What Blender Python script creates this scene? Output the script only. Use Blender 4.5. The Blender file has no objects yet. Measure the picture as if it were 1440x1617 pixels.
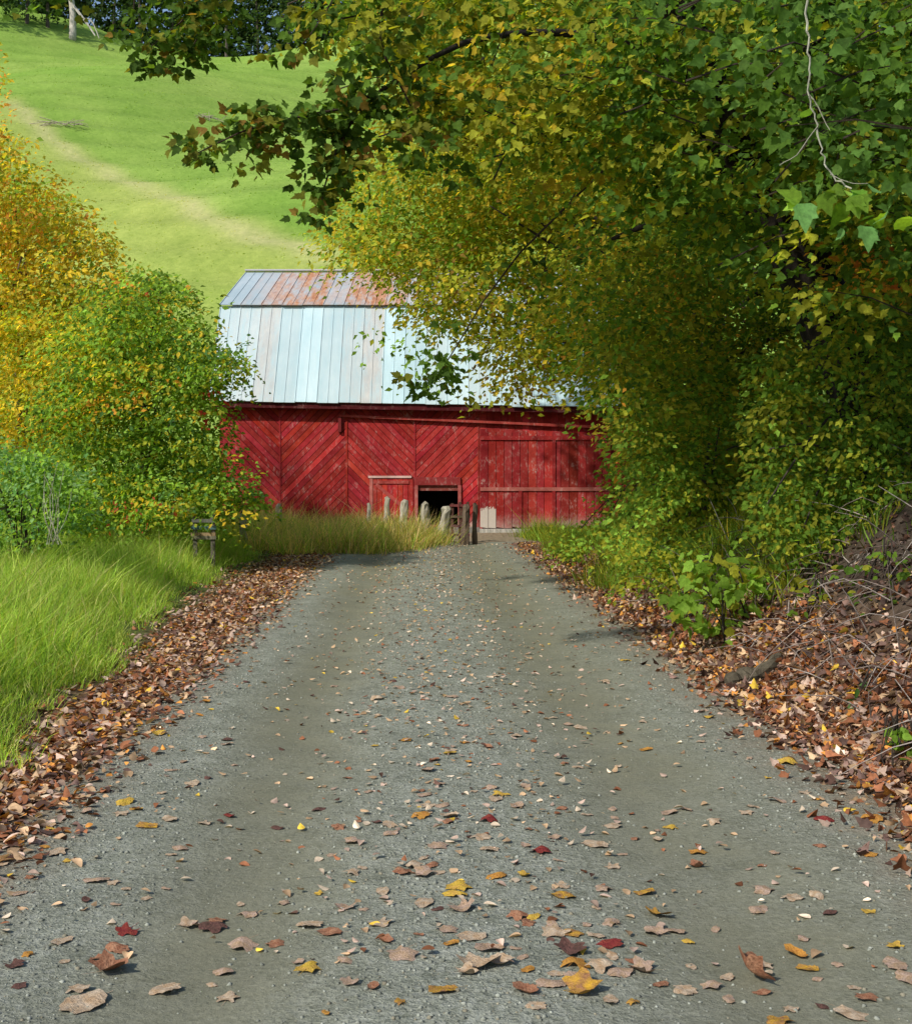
import bpy, math, random
import numpy as np
from mathutils import Vector, Euler, noise
R = np.random.default_rng(7); random.seed(7)
S = bpy.context.scene; COL = S.collection
F = 2000.0; PITCH = -math.atan(68.5/F); CAM = np.array([0, 0, 1.6])

def pix(x, y, Y):
    x = np.asarray(x, float); y = np.asarray(y, float); Y = np.asarray(Y, float)
    a = (x-720)/F; b = (808.5-y)/F
    cp, sp = math.cos(PITCH), math.sin(PITCH)
    dy = cp - b*sp; dz = sp + b*cp
    return np.stack([a/dy*Y, Y*np.ones_like(a), 1.6+dz/dy*Y], -1)
def topx(P):
    P = np.asarray(P, float); return 720+F*P[:, 0]/P[:, 1], 740-F*(P[:, 2]-1.6)/P[:, 1]

# ------------------------------------------------------------- object helpers
def tag(o, label=None, cat=None, group=None, kind=None):
    if label: o['label'] = label
    if cat: o['category'] = cat
    if group: o['group'] = group
    if kind: o['kind'] = kind
    return o
def empty(name, loc, label, cat, group=None):
    o = bpy.data.objects.new(name, None); COL.objects.link(o); o.location = loc
    o.empty_display_size = .2
    return tag(o, label, cat, group)
def link(name, me, mat, parent=None):
    o = bpy.data.objects.new(name, me); COL.objects.link(o)
    if mat and not me.materials: me.materials.append(mat)
    if parent: o.parent = parent
    return o
def off(parent, pts):
    return np.asarray(pts, float) - np.array(parent.location) if parent else np.asarray(pts, float)

class MB:
    def __init__(s): s.v = []; s.f = []; s.c = []; s.x = []
    def add(s, vs, fs, col=(.5, .5, .5), x=0.0):
        n = len(s.v); s.v += [tuple(map(float, p)) for p in vs]; s.f += [tuple(i+n for i in f) for f in fs]
        s.c += [tuple(col)]*len(vs); s.x += [x]*len(vs)
    def box(s, a, b, col=(.5, .5, .5), x=0.0):
        (x0, y0, z0), (x1, y1, z1) = a, b
        s.add([(x0,y0,z0),(x1,y0,z0),(x1,y1,z0),(x0,y1,z0),(x0,y0,z1),(x1,y0,z1),(x1,y1,z1),(x0,y1,z1)],
              [(0,3,2,1),(4,5,6,7),(0,1,5,4),(1,2,6,5),(2,3,7,6),(3,0,4,7)], col, x)
    def tube(s, P, rad, k=8, col=(.5, .5, .5), jit=0.0):
        P = np.asarray(P, float); n = len(P); rad = np.broadcast_to(np.asarray(rad, float), (n,))
        T = np.gradient(P, axis=0); T /= np.linalg.norm(T, axis=1)[:, None]+1e-9
        up = np.array([0.31, .95, .1]); vs = []
        for i in range(n):
            a = np.cross(T[i], up); a /= np.linalg.norm(a)+1e-9; b = np.cross(T[i], a)
            for j in range(k):
                t = 2*math.pi*j/k; r = rad[i]*(1+jit*(R.random()-.5))
                vs.append(P[i]+r*(math.cos(t)*a+math.sin(t)*b))
        fs = [(i*k+j, i*k+(j+1) % k, (i+1)*k+(j+1) % k, (i+1)*k+j) for i in range(n-1) for j in range(k)]
        fs += [tuple(range(k))[::-1], tuple((n-1)*k+j for j in range(k))]
        s.add(vs, fs, col)
    def build(s, name, mat, parent=None, smooth=False, origin=None):
        me = bpy.data.meshes.new(name)
        v = off(parent, s.v)
        if origin is not None: v = np.asarray(s.v, float)-np.array(origin)
        me.from_pydata([tuple(p) for p in v], [], s.f)
        ca = me.color_attributes.new('Col', 'FLOAT_COLOR', 'POINT')
        ca.data.foreach_set('color', np.c_[np.array(s.c), np.ones(len(s.c))].astype(np.float32).ravel())
        xa = me.attributes.new('wear', 'FLOAT', 'POINT'); xa.data.foreach_set('value', np.array(s.x, np.float32))
        if smooth: me.polygons.foreach_set('use_smooth', [True]*len(me.polygons))
        me.update()
        return link(name, me, mat, parent)

def raw_mesh(name, V, faces_flat, starts, cols):
    me = bpy.data.meshes.new(name)
    me.vertices.add(len(V)); me.vertices.foreach_set('co', V.astype(np.float32).ravel())
    me.loops.add(len(faces_flat)); me.loops.foreach_set('vertex_index', faces_flat.astype(np.int32))
    me.polygons.add(len(starts)); me.polygons.foreach_set('loop_start', starts.astype(np.int32))
    me.update(calc_edges=True)
    ca = me.color_attributes.new('Col', 'FLOAT_COLOR', 'POINT')
    ca.data.foreach_set('color', np.c_[cols, np.ones(len(cols))].astype(np.float32).ravel())
    return me
def instances(name, tmpl, M, T, cols, mat, parent=None):
    tv, tf = tmpl; tv = np.array(tv, float); k = len(tv); N = len(T)
    V = np.einsum('nij,kj->nki', M, tv)+T[:, None, :]
    if parent: V = V-np.array(parent.location)
    fl = np.concatenate([np.array(f) for f in tf]); ln = np.array([len(f) for f in tf])
    st = np.concatenate([[0], np.cumsum(ln)[:-1]])
    ff = (fl[None, :]+np.arange(N)[:, None]*k).ravel()
    ss_ = (st[None, :]+np.arange(N)[:, None]*len(fl)).ravel()
    me = raw_mesh(name, V.reshape(-1, 3), ff, ss_, np.repeat(cols, k, axis=0))
    return link(name, me, mat, parent)

# ------------------------------------------------------------- materials
def newmat(name):
    m = bpy.data.materials.new(name); m.use_nodes = True
    nt = m.node_tree; nt.nodes.clear()
    return m, nt, nt.nodes.new, nt.links.new
def mk(nt, t, **kw):
    n = nt.nodes.new(t)
    for k, v in kw.items():
        if k in n.inputs: n.inputs[k].default_value = v
        else: setattr(n, k, v)
    return n
def mix(nt, fac, a, b, mode='MIX'):
    n = nt.nodes.new('ShaderNodeMix'); n.data_type = 'RGBA'; n.blend_type = mode
    for i, val in ((0, fac), (6, a), (7, b)):
        if hasattr(val, 'links'): nt.links.new(val, n.inputs[i])
        else: n.inputs[i].default_value = val if i == 0 else (*val, 1)
    return n.outputs[2]
def ramp(nt, src, p0, p1, c0=(0, 0, 0), c1=(1, 1, 1)):
    n = nt.nodes.new('ShaderNodeValToRGB'); e = n.color_ramp.elements
    e[0].position = p0; e[1].position = p1; e[0].color = (*c0, 1); e[1].color = (*c1, 1)
    nt.links.new(src, n.inputs[0]); return n.outputs[0]
def tex(nt, scale, detail=6, rough=.6, stretch=None, coord='Object'):
    tc = nt.nodes.new('ShaderNodeTexCoord'); out = tc.outputs[coord]
    if stretch:
        mp = nt.nodes.new('ShaderNodeMapping'); mp.inputs['Scale'].default_value = stretch
        nt.links.new(out, mp.inputs[0]); out = mp.outputs[0]
    n = mk(nt, 'ShaderNodeTexNoise', Scale=scale, Detail=detail, Roughness=rough); nt.links.new(out, n.inputs['Vector'])
    return n.outputs[0]
def mathn(nt, op, a, b):
    n = nt.nodes.new('ShaderNodeMath'); n.operation = op
    for i, v in enumerate((a, b)):
        if hasattr(v, 'links'): nt.links.new(v, n.inputs[i])
        else: n.inputs[i].default_value = v
    return n.outputs[0]
def finish(nt, color, rough=.8, bump=None, bstr=.3, bdist=.02, spec=.3, metal=0):
    p = mk(nt, 'ShaderNodeBsdfPrincipled'); o = nt.nodes.new('ShaderNodeOutputMaterial')
    if hasattr(color, 'links'): nt.links.new(color, p.inputs['Base Color'])
    else: p.inputs['Base Color'].default_value = (*color, 1)
    p.inputs['Roughness'].default_value = rough; p.inputs['Specular IOR Level'].default_value = spec
    p.inputs['Metallic'].default_value = metal
    if bump is not None:
        b = mk(nt, 'ShaderNodeBump', Strength=bstr, Distance=bdist); nt.links.new(bump, b.inputs['Height']); nt.links.new(b.outputs[0], p.inputs['Normal'])
    nt.links.new(p.outputs[0], o.inputs[0]); return p
def attr(nt, name='Col', out='Color'):
    n = nt.nodes.new('ShaderNodeAttribute'); n.attribute_name = name; return n.outputs[out]

def leaf_mat(name, trans=.35, rough=.55, spec=.25, tcol=(1.7, 1.55, .6)):
    m, nt, N, L = newmat(name); c = attr(nt)
    nz = tex(nt, 40, 3); c2 = mix(nt, 1.0, c, ramp(nt, nz, .25, .75, (.65,)*3, (1.3,)*3), 'MULTIPLY')
    p = mk(nt, 'ShaderNodeBsdfPrincipled', Roughness=rough); p.inputs['Specular IOR Level'].default_value = spec; L(c2, p.inputs['Base Color'])
    t = N('ShaderNodeBsdfTranslucent'); L(mix(nt, 1.0, c2, tcol, 'MULTIPLY'), t.inputs[0])
    s = mk(nt, 'ShaderNodeMixShader'); s.inputs[0].default_value = trans
    L(p.outputs[0], s.inputs[1]); L(t.outputs[0], s.inputs[2]); o = N('ShaderNodeOutputMaterial'); L(s.outputs[0], o.inputs[0])
    return m
def attr_mat(name, rough=.85, scale=12, lo=.6, hi=1.3, bstr=.4, bdist=.02, spec=.2, stretch=None):
    m, nt, N, L = newmat(name); nz = tex(nt, scale, 8, .65, stretch)
    c = mix(nt, 1.0, attr(nt), ramp(nt, nz, .3, .7, (lo,)*3, (hi,)*3), 'MULTIPLY')
    finish(nt, c, rough, nz, bstr, bdist, spec); return m
M_leaf = leaf_mat('foliage', .5, .7, .08, (2.0, 1.85, .6)); M_grass = leaf_mat('grass_blade', .42, .7, .08)
M_dry = leaf_mat('dry_leaf', .12, .75, .1)
M_bark = attr_mat('bark', .9, 9, .45, 1.4, .9, .05, .1, (1, 1, .25))
M_wood = attr_mat('weathered_wood', .9, 14, .45, 1.35, .8, .03, .1, (1, 1, .15))
M_stone = attr_mat('gravel_stone', .95, 60, .7, 1.2, .3, .005, .05)

def mat_red(name):
    m, nt, N, L = newmat(name)
    n1 = tex(nt, 2.2, 8, .7); n2 = tex(nt, 14, 8, .75, (1, 1, .5)); wa = attr(nt, 'wear', 'Fac')
    c = mix(nt, 1.0, attr(nt), ramp(nt, n1, .3, .72, (.62, .55, .55), (1.3, 1.35, 1.4)), 'MULTIPLY')
    w = mathn(nt, 'MULTIPLY', ramp(nt, n2, .52, .68), ramp(nt, n1, .42, .62))
    w = mathn(nt, 'MULTIPLY', w, mathn(nt, 'ADD', mathn(nt, 'MINIMUM', wa, .8), .2))
    n = N('ShaderNodeClamp'); L(w, n.inputs[0])
    c = mix(nt, n.outputs[0], c, (.46, .31, .28))
    tc = N('ShaderNodeTexCoord'); sp = N('ShaderNodeSeparateXYZ'); L(tc.outputs['Object'], sp.inputs[0])
    low = ramp(nt, mathn(nt, 'ADD', sp.outputs[2], mathn(nt, 'MULTIPLY', n2, 1.1)), .55, 1.15, (1, 1, 1), (0, 0, 0))
    lw = mathn(nt, 'MULTIPLY', low, mathn(nt, 'MULTIPLY', mathn(nt, 'MINIMUM', wa, 1.2), .9))
    big = ramp(nt, mathn(nt, 'ADD', sp.outputs[2], mathn(nt, 'MULTIPLY', n2, .8)), .95, 1.6, (1, 1, 1), (0, 0, 0))
    lw = mathn(nt, 'ADD', lw, mathn(nt, 'MULTIPLY', big, mathn(nt, 'MAXIMUM', mathn(nt, 'SUBTRACT', wa, 2.0), 0.0)))
    n = N('ShaderNodeClamp'); L(lw, n.inputs[0])
    c = mix(nt, n.outputs[0], c, (.50, .44, .39))
    finish(nt, c, .85, n2, .35, .01, .1); return m
M_red = mat_red('barn_red_paint')
def mat_roof():
    m, nt, N, L = newmat('galvanised_roof')
    n1 = tex(nt, 1.6, 8, .75, (2.2, .35, .35)); n2 = tex(nt, 6, 8, .75, (1.5, .5, .5)); n3 = tex(nt, .7, 4)
    c = mix(nt, 1.0, attr(nt), ramp(nt, n1, .3, .7, (.84,)*3, (1.08,)*3), 'MULTIPLY')
    c = mix(nt, 1.0, c, ramp(nt, n3, .35, .65, (.9, .94, .95), (1.05, 1.05, 1.05)), 'MULTIPLY')
    f = mathn(nt, 'MULTIPLY', attr(nt, 'wear', 'Fac'), ramp(nt, n1, .34, .56))
    rust = mix(nt, ramp(nt, n2, .35, .65), (.34, .12, .05), (.60, .34, .20))
    n = N('ShaderNodeClamp'); L(f, n.inputs[0])
    c = mix(nt, n.outputs[0], c, rust)
    finish(nt, c, .65, n2, .08, .02, .25, .0); return m
M_roof = mat_roof()
def mat_plain(name, col, rough=.9):
    m, nt, N, L = newmat(name); nz = tex(nt, 8); finish(nt, mix(nt, nz, tuple(c*.7 for c in col), tuple(c*1.2 for c in col)), rough, nz, .3); return m
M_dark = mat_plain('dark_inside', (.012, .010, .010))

# ------------------------------------------------------------- ground
def ss(t): t = np.clip(t, 0, 1); return t*t*(3-2*t)
def rc(y): return 0.16-0.03*np.minimum(y, 40)
def fb(x, y, s=1.0):
    return (np.sin(x*1.7*s+1.3*np.sin(y*1.1*s))+np.sin(y*2.3*s+1.9*np.sin(x*1.5*s)+1.1)+.5*np.sin(x*4.9*s+y*3.7*s)+.4*np.sin(x*7.7*s-y*8.9*s+2))/2.9
def H(x, y):
    x = np.asarray(x, float); y = np.asarray(y, float)
    u = x-rc(y)
    t = u-2.3-3.6*ss((y-20)/9)
    tp = np.maximum(t, 0)
    h = np.where(tp < 2.2, .86*tp*ss(tp/.5+.2), .86*2.2+(tp-2.2)*.33)
    h = h+.10*fb(x, y, 1.3)*ss(tp/.8)+.03*fb(x, y, 4.)*ss(tp/.4)
    l = np.maximum(-u-2.4, 0); h = h+.10*ss(l/1.5)+.05*fb(x, y)*ss(l)
    h = h+.012*fb(x, y, 2.)*ss((np.abs(u)-1.4)/.6)
    h = h-.035*(np.exp(-((u+.85)/.35)**2)+np.exp(-((u-.95)/.35)**2))*(np.abs(u) < 2)
    return h
def grid(xs, ys, hf, cf, name, mat):
    X, Y = np.meshgrid(xs, ys); Z = hf(X, Y); V = np.stack([X, Y, Z], -1).reshape(-1, 3)
    nx, ny = len(xs), len(ys); i = np.arange((ny-1)*(nx-1)); r = i//(nx-1); c = i % (nx-1); a = r*nx+c
    fl = np.stack([a, a+1, a+nx+1, a+nx], -1).ravel(); st = np.arange(len(i))*4
    me = raw_mesh(name, V, fl, st, cf(X, Y, Z).reshape(-1, 3)); me.polygons.foreach_set('use_smooth', [True]*len(me.polygons))
    return link(name, me, mat)
def cgrid(X, Y, Z):
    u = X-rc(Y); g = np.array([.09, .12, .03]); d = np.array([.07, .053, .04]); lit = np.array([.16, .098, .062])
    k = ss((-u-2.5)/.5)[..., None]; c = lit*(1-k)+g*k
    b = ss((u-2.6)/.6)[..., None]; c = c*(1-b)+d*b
    far = ss((Y-44)/6)[..., None]; c = c*(1-far)+np.array([.10, .16, .03])*far
    yard = (ss((Y-24.5)/2)*ss((u+1.2)/.8)*ss((6-u)/.5)*ss((33-Y)/1))[..., None]
    return c*(1-yard)+np.array([.26, .21, .14])*yard
def seg(*p):
    out = []
    for a, b, s in p: out.append(np.arange(a, b, s))
    return np.concatenate(out+[[p[-1][1]]])
M_ground = attr_mat('soil_and_litter', .95, 9, .45, 1.5, .8, .06, .1)
g = grid(seg((-220, -20, 10), (-20, -6, .6), (-6, 6, .13), (6, 20, .5), (20, 220, 10)), seg((-40, -4, 3), (-4, 34, .16), (34, 60, 1), (60, 330, 15)), H, cgrid, 'ground', M_ground)
tag(g, 'brown leaf strewn earth verge and bank around the lane', 'ground', kind='structure')

# road sheet
ys = seg((-6, 27.5, .1)); nu = 49
V = []; C = []
for j, y in enumerate(ys):
    wl = 2.0+.09*math.sin(y*1.3)+.06*math.sin(y*3.7+1)+.05*math.sin(y*8.1); wr = 2.05+.09*math.sin(y*1.1+2)+.06*math.sin(y*4.1)+.05*math.sin(y*7.3+1)
    e = 1.0+.5*max(0, (y-25)/2.5)
    for i in range(nu):
        t = i/(nu-1); u = -wl+t*(wl+wr*e); x = float(rc(y))+u
        V.append((x, y, float(H(x, y))+.006))
        wob = .06*math.sin(y*.9)+.04*math.sin(y*2.3+1)
        tr = math.exp(-(abs(u+.88+wob)/.42)**2.4)+math.exp(-(abs(u-1.0+wob)/.54)**2.4)
        ed = min(1, max(0, (abs(u)-1.5)/.5))
        C.append((min(tr, 1), ed, 0))
V = np.array(V); C = np.array(C); ny = len(ys)
i = np.arange((ny-1)*(nu-1)); a = (i//(nu-1))*nu+i % (nu-1)
me = raw_mesh('road', V, np.stack([a, a+1, a+nu+1, a+nu], -1).ravel(), np.arange(len(i))*4, C)
me.polygons.foreach_set('use_smooth', [True]*len(me.polygons))
m, nt, N, L = newmat('grey_gravel')
sp = N('ShaderNodeSeparateColor'); L(attr(nt), sp.inputs[0])
n1 = tex(nt, 1.3, 6, .65); n2 = tex(nt, 38, 10, .8); n3 = tex(nt, 6, 8, .75); n4 = tex(nt, 2.6, 6, .7)
def vor(scale):
    vo = mk(nt, 'ShaderNodeTexVoronoi', Scale=scale); tc = N('ShaderNodeTexCoord')
    wn = tex(nt, scale*.6, 3); mp = N('ShaderNodeVectorMath'); mp.operation = 'MULTIPLY_ADD'
    cb = N('ShaderNodeCombineXYZ'); L(wn, cb.inputs[0]); L(wn, cb.inputs[1]); L(cb.outputs[0], mp.inputs[0]); mp.inputs[1].default_value = (.03, .03, 0); L(tc.outputs['Object'], mp.inputs[2])
    L(mp.outputs[0], vo.inputs['Vector']); return vo
v1 = vor(34.); v2 = vor(85.)
base = mix(nt, ramp(nt, n3, .3, .7), (.18, .195, .155), (.37, .385, .325))
base = mix(nt, 1.0, base, ramp(nt, n2, .3, .7, (.55,)*3, (1.4,)*3), 'MULTIPLY')
base = mix(nt, mathn(nt, 'MULTIPLY', ramp(nt, v1.outputs['Color'], .45, .9), .5), base, (.43, .445, .395))
base = mix(nt, mathn(nt, 'MULTIPLY', ramp(nt, v2.outputs['Color'], .62, .9), .6), base, (.11, .12, .09))
trk = mathn(nt, 'MULTIPLY', sp.outputs[0], ramp(nt, n1, .28, .6, (.5,)*3, (1,)*3))
tcol = mix(nt, ramp(nt, n2, .3, .7), (.155, .155, .108), (.255, .25, .18))
base = mix(nt, trk, base, tcol)
base = mix(nt, 1.0, base, ramp(nt, n4, .32, .68, (.80, .80, .78), (1.1, 1.1, 1.1)), 'MULTIPLY')
base = mix(nt, mathn(nt, 'MULTIPLY', sp.outputs[1], ramp(nt, n3, .3, .6)), base, (.22, .165, .11))
hgt = mathn(nt, 'ADD', n2, mathn(nt, 'MULTIPLY', mathn(nt, 'ADD', v1.outputs['Distance'], v2.outputs['Distance']), mathn(nt, 'SUBTRACT', .9, mathn(nt, 'MULTIPLY', trk, .8))))
finish(nt, base, .95, hgt, .6, .018, .04)
tag(link('road', me, m), 'grey gravel farm lane running up to the red barn', 'road', kind='structure')

# ------------------------------------------------------------- hill
def Hh(x, y):
    x = np.asarray(x, float); y = np.asarray(y, float)
    yy = y-50+2.5*np.sin(x*.045+.6)
    z = np.where(yy > 0, .5*yy*ss(yy/18+.35), 0)-.3
    z = z+3.2*np.sin(x*.06+y*.035)*ss((y-60)/30)+1.2*np.sin(x*.13-y*.06+1)*ss((y-60)/30)
    top = np.maximum(y-176, 0); z = z-.42*top*ss(top/10)
    z = z+.18*np.sin(z*2.4+1.2*np.sin(x*.11)+.7*np.sin(x*.37+y*.1))*ss((y-58)/10)
    return z
def hillpix(x, y):
    Ys = np.arange(50, 215, .25); P = pix(np.full_like(Ys, x), np.full_like(Ys, y), Ys)
    d = Hh(P[:, 0], P[:, 1])-P[:, 2]; k = np.argmax(d > 0)
    if d[k] <= 0: k = int(np.argmax(d))
    return np.array([P[k, 0], P[k, 1], float(Hh(P[k, 0], P[k, 1]))])
path = np.array([hillpix(*p)[:2] for p in [(20, 165), (90, 225), (160, 262), (250, 305), (340, 348), (420, 382), (520, 405)]])
def pdist(X, Y):
    d = np.full(X.shape, 1e9)
    for a, b in zip(path[:-1], path[1:]):
        ab = b-a; t = np.clip(((X-a[0])*ab[0]+(Y-a[1])*ab[1])/(ab@ab), 0, 1)
        d = np.minimum(d, np.hypot(X-a[0]-t*ab[0], Y-a[1]-t*ab[1]))
    return d
def pside(X, Y):
    return Y-np.interp(X, path[:, 0], path[:, 1])
def hcol(X, Y, Z):
    d = pdist(X, Y)
    g1 = np.array([.18, .32, .05]); g2 = np.array([.27, .385, .085])
    k = (.5+.5*fb(X*.13, Y*.1))[..., None]; c = g1*(1-k)+g2*k
    zz = Hh(X, Y); c = c*(1+.10*np.sin(zz*2.4+1.2*np.sin(X*.11)+.7*np.sin(X*.37+Y*.1)+1.0)*(.5+.5*fb(X*.2, Y*.3)))[..., None]
    below = (ss((3-pside(X, Y))/3)*np.exp(-(np.maximum(d-1, 0)/12)**2)*.55)[..., None]*(Y < 115)[..., None]
    c = c*(1-below)+np.array([.40, .43, .12])*below
    p = (np.exp(-(d/.85)**2)*.65*(.7+.3*fb(X*.6, Y*.6)))[..., None]
    return c*(1-p)+np.array([.52, .47, .27])*p
m, nt, N, L = newmat('pasture')
n1 = tex(nt, .35, 8, .7); n2 = tex(nt, 2.2, 8, .75, (1, 1, 1.8))
c = mix(nt, 1.0, attr(nt), ramp(nt, n1, .3, .7, (.8, .84, .78), (1.12, 1.08, 1.12)), 'MULTIPLY')
c = mix(nt, 1.0, c, ramp(nt, n2, .3, .7, (.78, .82, .74), (1.18, 1.14, 1.18)), 'MULTIPLY')
finish(nt, c, .95, n2, .45, .4, .05)
hl = grid(seg((-240, -80, 5), (-80, 20, .6), (20, 240, 5)), seg((46, 62, 2), (62, 186, .6), (186, 330, 6)), Hh, hcol, 'hill', m)
tag(hl, 'steep sunlit green pasture hillside rising behind the barn', 'hill', kind='structure')

# ------------------------------------------------------------- templates
BL = ([(-.5, 0, 0), (.5, 0, 0), (-.38, .13, .5), (.38, .13, .5), (0, .5, .93)], [(0, 1, 3, 2), (2, 3, 4)])
LF4 = ([(0, 0, 0), (-.30, .45, .10), (0, 1, -.10), (.30, .45, .10)], [(0, 2, 1), (0, 3, 2)])
hp = [(.26, .03), (.46, .2), (.40, .36), (.48, .62), (.27, .62), (.17, .84)]
_v = [(0, 0, 0), (0, 1.12, -.22)]+[(x, y, .22*x-.22*y*y) for x, y in hp]+[(-x, y, .22*x-.22*y*y) for x, y in hp]
MAP = (_v, [(0, 2, 3, 4, 5, 6, 7, 1), (0, 1, 13, 12, 11, 10, 9, 8)])
ov = [(.2, .1), (.36, .32), (.34, .55), (.2, .8)]
_v = [(0, 0, 0), (0, 1.05, -.12)]+[(x, y, .14*x-.1*y*y) for x, y in ov]+[(-x, y, .14*x-.1*y*y) for x, y in ov]
OVA = (_v, [(0, 2, 3, 4, 5, 1), (0, 1, 9, 8, 7, 6)])

def frames(n, d, size):
    n = n/(np.linalg.norm(n, axis=1)[:, None]+1e-9)
    d = d-n*np.sum(n*d, 1)[:, None]; d = d/(np.linalg.norm(d, axis=1)[:, None]+1e-9)
    s = np.cross(d, n)
    return np.stack([s, d, n], -1)*size[:, None, None]
def pal(colors, weights, n, jit=.25):
    colors = np.array(colors, float); w = np.array(weights, float); w /= w.sum()
    k = R.choice(len(colors), n, p=w); return colors[k]*np.exp(R.normal(0, jit, (n, 1)))
def inpoly(px, py, poly):
    poly = np.array(poly, float); r = np.zeros(len(px), bool); j = len(poly)-1
    for i in range(len(poly)):
        xi, yi = poly[i]; xj, yj = poly[j]
        c = ((yi > py) != (yj > py)) & (px < (xj-xi)*(py-yi)/(yj-yi+1e-12)+xi); r ^= c; j = i
    return r
def centers(poly, d0, d1, n, thr=-.12, ns=.55):
    poly = np.array(poly, float); lo, hi = poly.min(0), poly.max(0); out = []
    while len(out) < n:
        p = lo+R.random((n*2, 2))*(hi-lo); p = p[inpoly(p[:, 0], p[:, 1], poly)]
        P = pix(p[:, 0], p[:, 1], d0+(d1-d0)*R.random(len(p)))
        for q in P:
            if noise.noise(Vector(q)*ns) > thr+R.normal(0, .08): out.append(q)
    return np.array(out[:n])
def sprays(C, per, rad, size, palette, weights, up=.7, face=(-.35, -.6, 0), droop=.35, rnd=.5, mixleaf=.4, sj=.18, lj=.22):
    N = len(C); k = np.repeat(np.arange(N), per); n = len(k)
    rr = rad*(.7+.6*R.random(N)); r = rr[k]*np.sqrt(R.random(n)); th = R.random(n)*2*math.pi
    x = r*np.cos(th); y = r*np.sin(th); t = R.normal(0, .3, (N, 2))
    z = -droop*r*r/rad+t[k, 0]*x+t[k, 1]*y+R.normal(0, .12*rad, n)
    T = C[k]+np.stack([x, y, z], -1)
    nn = np.array([0, 0, up])+np.array(face)+R.normal(0, rnd, (n, 3))
    d = np.stack([np.cos(th), np.sin(th), np.full(n, -.5)], -1)+R.normal(0, .4, (n, 3))
    M = frames(nn, d, size*(.6+.8*R.random(n)))
    sc = pal(palette, weights, N, sj)[k]; lc = pal(palette, weights, n, lj)
    w = (R.random(n) < mixleaf)[:, None]
    return M, T, np.where(w, lc, sc)
def cat3(*a): return tuple(np.concatenate(x) for x in zip(*a))

# palettes
DG = [.075, .148, .020]; MG = [.13, .228, .026]; OG = [.245, .255, .026]; YG = [.37, .39, .04]; GD = [.44, .33, .034]; YE = [.62, .46, .044]; OR = [.62, .28, .045]; BR = [.24, .15, .035]; TG = [.11, .24, .07]; LG = [.25, .42, .06]; BG = [.085, .18, .035]

def trunk_mb(parent, P, rad, name='trunk', col=(.05, .04, .03), k=10):
    mb = MB(); mb.tube(P, rad, k, col, .15); return mb.build(name, M_bark, parent, smooth=True)
def curve(P, n=14):
    P = np.array(P, float); t = np.linspace(0, len(P)-1, n); out = []
    for q in t:
        i = min(int(q), len(P)-2); f = q-i
        p0 = P[max(i-1, 0)]; p1 = P[i]; p2 = P[i+1]; p3 = P[min(i+2, len(P)-1)]
        out.append(.5*((2*p1)+(-p0+p2)*f+(2*p0-5*p1+4*p2-p3)*f*f+(-p0+3*p1-3*p2+p3)*f**3))
    return np.array(out)
def twigs(mb, C, rad, frac, col=(.045, .035, .025), r=.005):
    for q in C:
        if R.random() > frac: continue
        a = R.random()*6.28; d = np.array([math.cos(a), math.sin(a), .25]); L_ = rad*(1+R.random())
        mb.tube([q-d*L_, q-d*L_*.4+[0, 0, .05], q+d*rad*.5], [r*1.6, r*1.2, r*.5], 3, col)

# ------------------------------------------------------------- near maple (right, overhanging)
gz = lambda x, y: float(H(x, y))
base = np.array([4.3, 12.2, gz(4.3, 12.2)])
def trunk_clear(C, w=40, y0=120, y1=400, keep=.12):
    x, y = topx(C); tx = np.interp(y, [120, 260, 430, 560], [1105, 1175, 1275, 1330])
    return C[~((np.abs(x-tx) < w) & (y > y0) & (y < y1) & (C[:, 1] < 12.6) & (R.random(len(C)) > keep))]
mp = empty('maple_tree', base, 'big maple with a leaning dark trunk overhanging the lane from the right bank', 'tree')
tp = curve([base-[0, 0, .4], pix(1330, 560, 12.1), pix(1275, 430, 12), pix(1175, 260, 11.8), pix(1105, 120, 11.4), pix(1050, -60, 11), pix(1000, -260, 10.5)], 22)
trunk_mb(mp, tp, np.linspace(.32, .15, 22), col=(.022, .018, .015), k=12)
for P, r0 in [([(1190, 290, 11.9), (1330, 160, 11), (1480, 20, 10)], .12), ([(1110, 130, 11.4), (950, 60, 11), (760, 60, 10), (620, 130, 9)], .05),
              ([(1040, -80, 11), (800, -120, 11.6), (560, -90, 12.2), (330, -40, 13)], .08), ([(1230, 350, 12), (1100, 330, 13), (960, 380, 14)], .08),
              ([(1150, 210, 11.7), (1270, 90, 9.5), (1330, -60, 8)], .08), ([(1280, 440, 12), (1400, 330, 11.4), (1500, 290, 11)], .08)]:
    limbs = MB(); P = curve([pix(*p) for p in P], 12); limbs.tube(P, np.linspace(r0, r0*.25, 12), 7, (.032, .026, .02), .1); limbs.build('limb', M_bark, mp, smooth=True)
HC = []
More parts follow.
